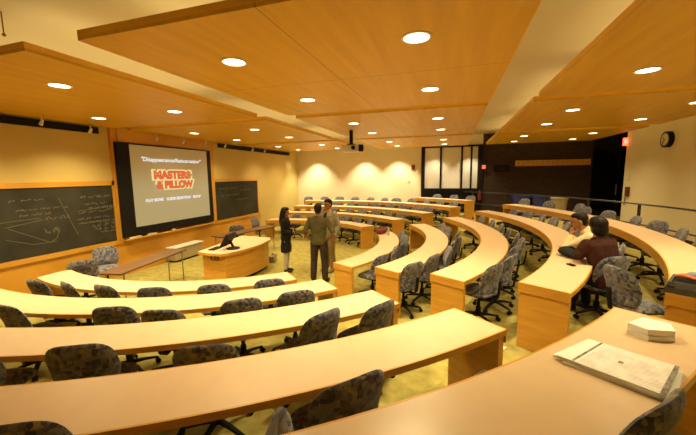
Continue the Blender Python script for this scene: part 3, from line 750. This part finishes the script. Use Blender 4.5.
solo(MB().lathe([(.06, 0), (.06, -.03), (.03, -.045)], (-4.9, 15.3, ZP+.0)), 'smoke_detector', M['offwhite'], (-4.9, 15.3, ZP), 'x', 'x') if False else None

# bins beyond the top row
def bin_(x, y, w, d, h, mat, name, label, rim=True):
    t = empty(name, (x, y, .64), 0, label, 'bin', 'bins by the brick wall')
    n = 4
    mb = MB(); b = .8
    v = []
    for sc_, z in ((b, 0), (1, h), (.93, h), (.93*b, .03)):
        for sx, sy in ((-1, -1), (1, -1), (1, 1), (-1, 1)): v.append((sx*w/2*sc_, sy*d/2*sc_, z))
    f = [[3, 2, 1, 0]]+[[i*4+k, i*4+(k+1) % 4, i*4+4+(k+1) % 4, i*4+4+k] for i in range(3) for k in range(4)]+[[12, 13, 14, 15]]
    mb.add(v, f).build('bin_body', mat, t, (0, 0, 0))
    MB().b2((-w/2-.02, -d/2-.02, h-.05), (w/2+.02, -d/2, h)).b2((-w/2-.02, d/2, h-.05), (w/2+.02, d/2+.02, h)).b2((-w/2-.02, -d/2, h-.05), (-w/2, d/2, h)).b2((w/2, -d/2, h-.05), (w/2+.02, d/2, h)).build('rim', mat, t, (0, 0, 0))
bin_(2.72, 15.3, .62, .5, .86, M['bluebin'], 'recycling_bin', 'dark blue recycling bin by the brick wall, left of the pair')
bin_(3.42, 15.1, .62, .5, .84, M['bluebin'], 'recycling_bin', 'dark blue recycling bin by the brick wall, right of the pair')
t = empty('trash_can', (3.85, 14.2, .64), 0, 'beige round trash can right of the blue bins', 'bin', 'bins by the brick wall')
MB().lathe([(.20, 0), (.27, .78), (.29, .78), (.29, .82), (.25, .82), (.19, .03)], n=24).build('can_body', M['bin_beige'], t, (0, 0, 0), True)
MB().lathe([(.285, .80), (.30, .80), (.30, .84), (.27, .84)], n=24).build('rim', M['bin_beige'], t, (0, 0, 0), True)

# ------------------------------------------------------------------ things on the desks
ZT = .74+4*STEP
def quad_slab(corners, z0, z1):
    v = [(x, y, z0) for x, y in corners]+[(x, y, z1) for x, y in corners]
    return MB().add(v, [[3, 2, 1, 0], [4, 5, 6, 7]]+[[i, (i+1) % 4, 4+(i+1) % 4, 4+i] for i in range(4)])
NC = [Vector(q) for q in ((.565, 1.955), (.80, 2.21), (1.125, 1.995), (.925, 1.705))]
ncen = sum(NC, Vector((0, 0)))/4
def newspaper(rot, sh, z0, z1, label, top):
    cs = []
    for q in NC:
        d_ = (q-ncen); c, s = math.cos(rot), math.sin(rot)
        cs.append(ncen+Vector((d_.x*c-d_.y*s, d_.x*s+d_.y*c))+Vector(sh))
    t = empty('newspaper', (ncen.x+sh[0], ncen.y+sh[1], z0), 0, label, 'newspaper', 'newspapers stacked on the near desk', True)
    nl = 5
    mb = MB()
    for i in range(nl):
        f0, f1 = i/nl, (i+.82)/nl
        k = 1-.012*((i*7) % 3)
        mb_c = [ncen+Vector(sh)+(q-ncen-Vector(sh))*k for q in cs]
        v = quad_slab(mb_c, z0+(z1-z0)*f0, z0+(z1-z0)*f1); mb.add(v.v, v.f)
    part(mb, 'pages', M['paper'], t)
    e1 = cs[1]-cs[0]; e2 = cs[3]-cs[0]
    P = lambda u, w_: cs[0]+e1*u+(cs[3]+(cs[2]-cs[3])*u-cs[0]-e1*u)*w_
    if top:
        part(quad_slab([P(.04, .22), P(.96, .22), P(.96, .96), P(.04, .96)], z1, z1+.0008), 'front_page', M['news'], t)
        part(quad_slab([P(.02, .165), P(.98, .165), P(.98, .19), P(.02, .19)], z1, z1+.0014), 'rule', M['ink'], t)
        part(quad_slab([P(0, .955), P(1, .955), P(1, 1), P(0, 1)], z1, z1+.0016), 'fold', M['ink'], t)
        part(quad_slab([P(.46, .50), P(.54, .50), P(.54, .55), P(.46, .55)], z1, z1+.0014), 'emblem', M['ink'], t)
newspaper(.05, (.02, -.012), ZT+.001, ZT+.014, 'white newspaper at the bottom of the stack on the near desk', False)
newspaper(-.03, (-.012, .008), ZT+.015, ZT+.027, 'white newspaper in the middle of the stack on the near desk', False)
newspaper(0, (0, 0), ZT+.028, ZT+.036, 'printed white newspaper lying on top of the stack on the near desk', True)
PC = [Vector(q) for q in ((1.085, 2.435), (1.215, 2.56), (1.335, 2.50), (1.30, 2.37), (1.155, 2.35))]
pcen = sum(PC, Vector((0, 0)))/5
def pad(k, rot, z0, z1, label):
    cs = []
    for q in PC:
        d_ = (q-pcen)*k; c, s = math.cos(rot), math.sin(rot); cs.append(pcen+Vector((d_.x*c-d_.y*s, d_.x*s+d_.y*c)))
    mb = MB()
    for i in range(4):
        a, b = z0+(z1-z0)*i/4, z0+(z1-z0)*(i+.85)/4
        q = prism([tuple(p) for p in cs], a, b); mb.add(q.v, q.f)
    solo(mb, 'paper_stack', M['paper'], (pcen.x, pcen.y, z0), label, 'paper', 'white paper stacks on the near desk')
pad(1.0, .03, ZT+.001, ZT+.033, 'white paper stack, the lower of two beyond the newspapers')
pad(.98, -.02, ZT+.036, ZT+.072, 'white paper stack, the upper of two beyond the newspapers')
# grey bag with cloth on the near end of the top middle desk
zb = ZT+.001
t = empty('open_bag', (2.03, 3.41, zb), 0, 'open dark grey bag on the near end of the top middle desk', 'bag', None, True)
p0, p1, p2, p3 = Vector((1.74, 3.395)), Vector((1.93, 3.70)), Vector((2.40, 3.44)), Vector((2.20, 3.115))
pm = (p0+p1+p2+p3)/4
v = []
for k, z in ((1, zb), (.97, zb+.05), (.90, zb+.095), (.84, zb+.095), (.84, zb+.07)): v += [((pm+(q-pm)*k).x, (pm+(q-pm)*k).y, z) for q in (p0, p1, p2, p3)]
part(MB().add(v, [[3, 2, 1, 0]]+[[i*4+k, i*4+(k+1) % 4, i*4+4+(k+1) % 4, i*4+4+k] for i in range(4) for k in range(4)]+[[16, 17, 18, 19]]), 'bag_body', M['grey_bag'], t)
part(quad_slab([pm+(q-pm)*.83 for q in (p0, p1, p2, p3)], zb+.071, zb+.08), 'lining', M['black_cloth'], t)
part(MB().ell((p0.x+.05, p0.y+.0, zb+.06), (.03, .03, .012)), 'clip', M['black'], t)
mb = MB()
for i in range(6):
    rr = random.Random(i); mb.ell((2.04+.05*i, 3.53-.035*i+rr.uniform(-.03, .03), zb+.115+.012*(i % 3)), (.07, .06, .035), Matrix.Rotation(rr.uniform(0, 3), 3, 'Z'))
solo(mb, 'folded_jacket', M['blue_cloth'], (2.2, 3.45, zb+.08), 'crumpled blue grey jacket stuffed into the open grey bag', 'jacket', None, True, .012)
mb = MB().tube([(1.90, 3.545, zb+.11), (1.93, 3.50, zb+.125), (1.98, 3.45, zb+.115), (2.03, 3.40, zb+.128), (2.08, 3.37, zb+.118), (2.15, 3.33, zb+.12)], [(.02, .015), (.034, .022), (.022, .016), (.03, .02), (.024, .016), (.015, .012)], 10)
solo(mb, 'scarf', M['orange_cloth'], (2.02, 3.42, zb+.08), 'orange red scarf at the edge of the open grey bag', 'scarf', None, True)
# phone and black bag on the fourth middle desk
z4 = .74+3*STEP
t = empty('mobile_phone', (1.48, 4.79, z4+.001), .4, 'small dark mobile phone on the fourth middle desk', 'phone')
MB().box((0, 0, .008), (.055, .11, .016), 0, .006).build('phone_body', M['blackp'], t, (0, 0, 0)); MB().box((0, 0, .0165), (.045, .08, .002)).build('phone_screen', M['darkglass'], t, (0, 0, 0))
t = empty('shoulder_bag', (1.62, 5.28, z4+.001), .5, 'black slouchy bag on the desk in front of the seated pair', 'bag')
MB().ell((0, 0, .06), (.12, .20, .06)).ell((.02, .09, .075), (.09, .11, .06)).ell((-.03, -.12, .045), (.08, .10, .045)).build('bag_body', M['black_cloth'], t, (0, 0, 0), True, .012)
MB().tube([(-.02, -.15, .07), (.0, -.08, .125), (.03, .02, .138), (.03, .11, .12), (.02, .16, .07)], .012, 8).build('strap', M['blackp'], t, (0, 0, 0), True)
# maroon bag and bottle at the far end of the first middle desk
z1_ = .741
t = empty('maroon_bag', angpt(3.86, math.radians(24.5), z1_), 1.1, 'maroon bag on the far end of the front middle desk', 'bag')
MB().ell((0, 0, .09), (.24, .12, .09)).ell((.12, .02, .10), (.13, .11, .09)).ell((-.13, 0, .08), (.12, .12, .08)).build('bag_body', M['maroon_bag'], t, (0, 0, 0), True, .012)
MB().tube([(-.14, 0, .15), (-.06, 0, .21), (.06, 0, .21), (.14, 0, .15)], .014, 8).build('strap', M['black_cloth'], t, (0, 0, 0), True)
t = empty('water_bottle', angpt(3.98, math.radians(19.5), z1_), 0, 'small clear water bottle next to the maroon bag', 'bottle')
MB().lathe([(.03, 0), (.034, .01), (.034, .13), (.014, .17), (.014, .185)], n=14).build('bottle_body', M['bottle'], t, (0, 0, 0), True); MB().lathe([(.016, .185), (.016, .205)], n=12).build('cap', M['white'], t, (0, 0, 0))

# ------------------------------------------------------------------ people (facing +X, left is +Y)
def V(*a): return Vector(a)
def hand(mb, wrist, dirv, palm, side, curl=.5, s=1.0):
    """wrist, direction of fingers, palm normal (fingers curl towards it), thumb side"""
    d = Vector(dirv).normalized(); p = Vector(palm); p = (p-d*p.dot(d)).normalized(); sd = Vector(side); sd = (sd-d*sd.dot(d)-p*sd.dot(p)).normalized()
    w = Vector(wrist); c = w+d*.048*s
    R = Matrix((d, sd, p)).transposed()
    mb.ell(c, (.052*s, .040*s, .016*s), R)
    for i, L in enumerate((.072, .080, .074, .058)):
        o = (.030-.020*i)*s
        b = w+d*.088*s+sd*o
        k1 = b+d*L*.42*s*math.cos(curl*.5)+p*L*.42*s*math.sin(curl*.5)
        k2 = k1+d*L*.32*s*math.cos(curl*1.3)+p*L*.32*s*math.sin(curl*1.3)
        k3 = k2+d*L*.26*s*math.cos(curl*2)+p*L*.26*s*math.sin(curl*2)
        mb.chain([b-d*.02*s, k1, k2, k3], [.0095*s, .009*s, .0085*s, .0075*s], 8)
    tb = w+d*.03*s+sd*.030*s
    mb.chain([tb-sd*.012*s, tb+(d*.5+sd*.6+p*.25)*.04*s, tb+(d*.85+sd*.6+p*.4)*.062*s], [.013*s, .011*s, .009*s], 8)
def person(name, label, loc, rz, J, torso, clothes, skin, hairf, look=0., nod=0., female=False):
    t = empty(name, loc, rz, label, 'person')
    mb = MB()
    Y = V(0, 1, 0)
    def rings(infl, lo, hi, extra=None):
        out = []
        for i, (c, a, b, yaw) in enumerate(torso):
            if i < lo or i > hi: continue
            n0 = torso[max(i-1, 0)][0]; n1 = torso[min(i+1, len(torso)-1)][0]
            tg = (V(*n1)-V(*n0)).normalized(); sd = V(-math.sin(yaw), math.cos(yaw), 0); sd = (sd-tg*sd.dot(tg)).normalized(); fd = sd.cross(tg)
            e = infl+(extra[i] if extra and i in extra else 0)
            out.append((c, sd, fd, a+e, b+e))
        return out
    mb.loft(rings(0, 0, len(torso)-1))
    hc = V(*J['head'])
    RH = Matrix.Rotation(look, 3, 'Z') @ Matrix.Rotation(nod, 3, 'Y')
    hp = lambda x, y, z: hc+RH @ V(x, y, z)
    mb.chain([V(*torso[-1][0])-V(0, 0, .04), hc+RH @ V(-.02, 0, -.08)], [.058, .055])
    mb.ell(hp(-.008, 0, .022), (.098, .077, .095), RH); mb.ell(hp(.022, 0, -.045), (.068, .058, .068), RH); mb.ell(hp(.045, 0, -.085), (.035, .034, .026), RH)
    mb.chain([hp(.082, 0, .012), hp(.102, 0, -.022)], [.010, .015], 8); mb.ell(hp(.082, 0, .026), (.016, .055, .012), RH)
    for sy in (-1, 1): mb.ell(hp(-.005, sy*.079, -.005), (.022, .010, .032), RH)
    mb.ell(hp(.086, 0, -.055), (.010, .024, .010), RH)
    for s in ('L', 'R'):
        sh, el, wr = (V(*J[k+s]) for k in ('sh', 'el', 'wr'))
        hd = V(*J['hd'+s]); 
        mb.chain([sh, sh.lerp(el, .5), el, el.lerp(wr, .35), wr], [.058, .048, .040, .041, .027])
        hand(mb, wr, hd, V(*J['pl'+s]), V(*J['th'+s]), J.get('curl', .5))
        hip, kn, an = (V(*J[k+s]) for k in ('hip', 'kn', 'an'))
        mb.chain([hip, hip.lerp(kn, .5), kn, kn.lerp(an, .35), an], [.088, .074, .054, .055, .036])
        toe = V(*J['toe'+s]); mb.chain([an-V(0, 0, .03), an.lerp(toe, .6)-V(0, 0, .015), toe], [.038, .036, .026])
    mb.build('body', skin, t, (0, 0, 0), True, .0075, 3)
    for sy in (-1, 1): MB().ell(hp(.083, sy*.033, .008), (.009, .014, .008), RH, 10, 6).build('eye', M['eye'], t, (0, 0, 0), True)
    MB().ell(hp(.092, 0, -.056), (.006, .022, .006), RH, 10, 6).build('mouth', M['lip'], t, (0, 0, 0), True)
    mb = MB(); hairf(mb, hp, RH); mb.build('hair', M['hair'], t, (0, 0, 0), True, .009, 3)
    for c in clothes:
        mb = MB(); c['f'](mb, rings, J); mb.build(c['name'], c['mat'], t, (0, 0, 0), True, c.get('vox', .011), 3)
    return t
def sleeves(inf, upto=1.0, cut=0):
    def f(mb, J):
        for s in ('L', 'R'):
            sh, el, wr = (V(*J[k+s]) for k in ('sh', 'el', 'wr'))
            if upto <= .5: 
                e = sh.lerp(el, upto*2); mb.chain([sh, sh.lerp(e, .5), e], [.058+inf, .054+inf, .050+inf+.004])
            else:
                w = el.lerp(wr, (upto-.5)*2); mb.chain([sh, sh.lerp(el, .5), el, w], [.058+inf, .050+inf, .044+inf, .034+inf+.004])
    return f
def legs(inf, to=1.0, flare=0.):
    def f(mb, J):
        for s in ('L', 'R'):
            hip, kn, an = (V(*J[k+s]) for k in ('hip', 'kn', 'an'))
            e = kn.lerp(an, to)
            mb.chain([hip, hip.lerp(kn, .5), kn, kn.lerp(e, .5), e], [.090+inf, .078+inf, .060+inf+flare*.4, .054+inf+flare, .046+inf+flare])
    return f
def shoes(mb, rings, J):
    for s in ('L', 'R'):
        an, toe = V(*J['an'+s]), V(*J['toe'+s])
        h = V(an.x, an.y, toe.z); 
        mb.chain([h-V(.02, 0, 0)*0+V(0, 0, .012), h.lerp(toe, .5)+V(0, 0, .008), toe], [.044, .046, .036]); mb.chain([an-V(0, 0, .01), h+V(0, 0, .01)], [.044, .044])
def short_hair(mb, hp, R):
    mb.ell(hp(-.030, 0, .040), (.098, .088, .092), R); mb.ell(hp(.0, 0, .085), (.088, .074, .050), R); mb.ell(hp(-.062, 0, -.02), (.05, .070, .075), R); mb.ell(hp(.045, .01, .092), (.05, .058, .030), R)
def long_hair(mb, hp, R):
    mb.ell(hp(-.030, 0, .038), (.105, .095, .098), R); mb.ell(hp(.01, 0, .088), (.085, .072, .045), R)
    mb.chain([hp(-.06, 0, 0), hp(-.085, 0, -.14), hp(-.10, 0, -.28), hp(-.10, 0, -.36)], [(.085, .085), (.085, .085), (.07, .07), (.045, .045)])
    for sy in (-1, 1): mb.chain([hp(-.01, sy*.078, .03), hp(-.015, sy*.088, -.10), hp(-.03, sy*.085, -.22), hp(-.04, sy*.08, -.29)], [.035, .036, .034, .022])
def bob_hair(mb, hp, R):
    mb.ell(hp(-.028, 0, .036), (.112, .102, .100), R); mb.ell(hp(.01, 0, .085), (.085, .078, .050), R); mb.ell(hp(-.055, 0, -.04), (.078, .098, .09), R)
def T(*a): return list(a)
STAND = [((0, 0, .86), .155, .10, 0), ((0, 0, .95), .172, .115, 0), ((0, 0, 1.08), .150, .100, 0), ((.005, 0, 1.25), .168, .115, 0), ((0, 0, 1.37), .178, .108, 0), ((-.005, 0, 1.44), .125, .075, 0), ((0, 0, 1.50), .062, .055, 0)]
def standing(**kw):
    J = dict(hipL=(0, .09, .90), hipR=(0, -.09, .90), knL=(.01, .10, .49), knR=(.01, -.10, .49), anL=(-.02, .105, .09), anR=(-.02, -.105, .09), toeL=(.15, .125, .035), toeR=(.15, -.125, .035),
             head=(.015, 0, 1.635), shL=(0, .185, 1.405), shR=(0, -.185, 1.405), elL=(-.03, .235, 1.12), elR=(-.03, -.235, 1.12), wrL=(.04, .24, .88), wrR=(.04, -.24, .88),
             hdL=(.1, 0, -1), hdR=(.1, 0, -1), plL=(0, -1, 0), plR=(0, 1, 0), thL=(1, 0, 0), thR=(1, 0, 0))
    J.update(kw); return J
def scl(o, k): o.scale = (k, k, k)
# man with hands on hips, seen from behind
JM = standing(elL=(-.10, .30, 1.11), wrL=(.05, .205, .97), hdL=(.55, -.55, -.35), plL=(-.2, -1, 0), thL=(-.3, .2, .8), elR=(-.10, -.36, 1.12), wrR=(.05, -.205, .97), hdR=(.55, .55, -.35), plR=(-.2, 1, 0), thR=(-.3, -.2, .8),
              anL=(-.02, .135, .09), anR=(-.02, -.135, .09), toeL=(.15, .17, .035), toeR=(.15, -.17, .035), knL=(.01, .12, .49), knR=(.01, -.12, .49))
def shirt(inf, lo, hi, sl, hem=None):
    def f(mb, rings, J):
        mb.loft(rings(inf, lo, hi, hem)); sl(mb, J)
    return f
o = person('person', 'person in an olive shirt with hands on hips, seen from behind', (-2.82, 6.74, 0), math.radians(97), JM, STAND, [
    dict(name='trousers', mat=M['brown_cloth'], f=lambda mb, rings, J: (mb.loft(rings(.014, 0, 1)), legs(.014, .95, .008)(mb, J))),
    dict(name='shirt', mat=M['olive'], f=shirt(.014, 0, 6, sleeves(.006, .44), {0: .004, 5: -.002, 6: -.002})),
    dict(name='shoes', mat=M['shoe'], f=shoes)], M['skin2'], short_hair)
scl(o, 1.02)
# taller man facing the camera
JT = standing(wrL=(.06, .25, .90), elL=(-.05, .27, 1.13), wrR=(.12, -.20, .98), elR=(-.06, -.26, 1.14), hdR=(.6, .4, -.6))
o = person('person', 'person in an open beige jacket and khaki trousers, facing the camera', (-2.92, 7.64, 0), math.radians(-112), JT, STAND, [
    dict(name='trousers', mat=M['khaki'], f=lambda mb, rings, J: (mb.loft(rings(.014, 0, 1)), legs(.016, .95, .01)(mb, J))),
    dict(name='shirt', mat=M['black_cloth'], f=lambda mb, rings, J: mb.loft(rings(.016, 1, 5, {5: -.006}))),
    dict(name='jacket', mat=M['beige_cloth'], f=lambda mb, rings, J: ([mb.loft([(V(*c)+sd*sg*(a*.52)-fd*.004, sd, fd, a*.56, b+.006) for c, sd, fd, a, b in rings(.026, 0, 5, {5: -.014})]) for sg in (-1, 1)], sleeves(.022, .97)(mb, J))),
    dict(name='shoes', mat=M['tan_shoe'], f=shoes)], M['skin'], short_hair, -.12, .05)
scl(o, 1.04)
# woman in black
JW = standing(elL=(-.02, .22, 1.14), wrL=(.20, .06, 1.10), hdL=(.3, -1, .1), plL=(-1, -.2, 0), thL=(0, 0, 1), elR=(-.02, -.22, 1.14), wrR=(.21, -.05, 1.06), hdR=(.3, 1, .1), plR=(-1, .2, 0), thR=(0, 0, 1),
              hipL=(0, .075, .90), hipR=(0, -.075, .90), knL=(.01, .075, .49), knR=(.01, -.075, .49), anL=(-.02, .075, .09), anR=(-.02, -.075, .09), toeL=(.13, .085, .035), toeR=(.13, -.085, .035))
TW_ = [(c, a*.92, b*.95, y) for c, a, b, y in STAND]
o = person('person', 'person with long black hair in a long black top and pale trousers', (-3.94, 7.30, 0), math.radians(14), JW, TW_, [
    dict(name='trousers', mat=M['grey_cloth'], f=lambda mb, rings, J: (mb.loft(rings(.01, 0, 1)), legs(.004, .95, .0)(mb, J))),
    dict(name='long_top', mat=M['black_cloth'], f=lambda mb, rings, J: (mb.loft([((0, 0, .56), V(0, 1, 0), V(1, 0, 0), .185, .135), ((0, 0, .72), V(0, 1, 0), V(1, 0, 0), .185, .14)]+rings(.022, 0, 6, {5: -.006, 6: -.008})), sleeves(.016, .96)(mb, J))),
    dict(name='shoes', mat=M['shoe'], f=shoes)], M['skin'], long_hair, -.1, .08)
scl(o, .93)
# seated pair (seat height .47 above the tier)
def seated(lean, **kw):
    J = dict(hipL=(-.02, .10, .53), hipR=(-.02, -.10, .53), knL=(.40, .12, .50), knR=(.40, -.12, .50), anL=(.34, .12, .10), anR=(.34, -.12, .10), toeL=(.50, .14, .04), toeR=(.50, -.14, .04))
    J.update(kw); return J
def sit_torso(lx, tz=0): # lx forward lean at shoulders
    zz = [.47, .56, .69, .84, .97, 1.03, 1.085]; out = []
    for i, (c, a, b, y) in enumerate(STAND):
        f = (zz[i]-.47)/.6
        out.append(((lx*f*f*.9+lx*.1*f-.02, 0, zz[i]), a, b, 0))
    return out
# chin on hand, profile towards the screen
lx = .30
JA = seated(lx, head=(.36, .02, 1.20), shL=(.24, .18, .98), shR=(.24, -.18, .98), elL=(.52, .20, .80), wrL=(.45, .05, .98), hdL=(-.1, -.35, .8), plL=(-.5, -.6, .1), thL=(-.6, .2, .4),
            elR=(.30, -.27, .83), wrR=(.47, -.06, .80), hdR=(.7, .7, 0), plR=(0, 0, -1), thR=(-.5, .8, 0))
a_ = math.radians(-14.4); p = angpt(ROUT[3]+.18, a_, STEP*3)
o = person('person', 'person in a cream shirt resting chin on hand, seated at the desk', p, a_+PI+.0, JA, sit_torso(lx), [
    dict(name='trousers', mat=M['brown_cloth'], f=lambda mb, rings, J: (mb.loft(rings(.012, 0, 1)), legs(.012, .95, 0)(mb, J))),
    dict(name='shirt', mat=M['cream_cloth'], f=shirt(.022, 0, 6, sleeves(.018, .9), {5: -.004, 6: -.006})),
    dict(name='shoes', mat=M['shoe'], f=shoes)], M['skin'], short_hair, .05, .22)
lx = .14
JB = seated(lx, head=(.15, .0, 1.22), shL=(.11, .18, .99), shR=(.11, -.18, .99), elL=(.13, .27, .86), wrL=(.27, .08, .82), hdL=(.8, -.5, 0), plL=(0, 0, -1), thL=(-.3, -.9, 0),
            elR=(.28, -.30, .82), wrR=(.50, -.12, .80), hdR=(.7, .7, 0), plR=(0, 0, -1), thR=(-.4, .9, 0))
a_ = math.radians(-20.2); p = angpt(ROUT[3]+.12, a_, STEP*3)
o = person('person', 'person with a dark bob in a maroon top leaning on the desk, seen from behind', p, a_+PI-.75, JB, sit_torso(lx), [
    dict(name='trousers', mat=M['black_cloth'], f=lambda mb, rings, J: (mb.loft(rings(.012, 0, 1)), legs(.012, .95, 0)(mb, J))),
    dict(name='top', mat=M['maroon'], f=shirt(.024, 0, 6, sleeves(.020, .95), {5: -.004, 6: -.008})),
    dict(name='shoes', mat=M['shoe'], f=shoes)], M['skin'], bob_hair, -.2, .1)

# ------------------------------------------------------------------ world and colour
wd = bpy.data.worlds.new('world'); sc.world = wd; wd.use_nodes = True
wd.node_tree.nodes['Background'].inputs[0].default_value = (.5, .35, .15, 1); wd.node_tree.nodes['Background'].inputs[1].default_value = .05
sc.view_settings.view_transform = 'Standard'; sc.view_settings.look = 'None'; sc.view_settings.exposure = .16
sc.cycles.use_denoising = True
sc.cycles.max_bounces = 8; sc.cycles.diffuse_bounces = 5; sc.cycles.sample_clamp_indirect = 6
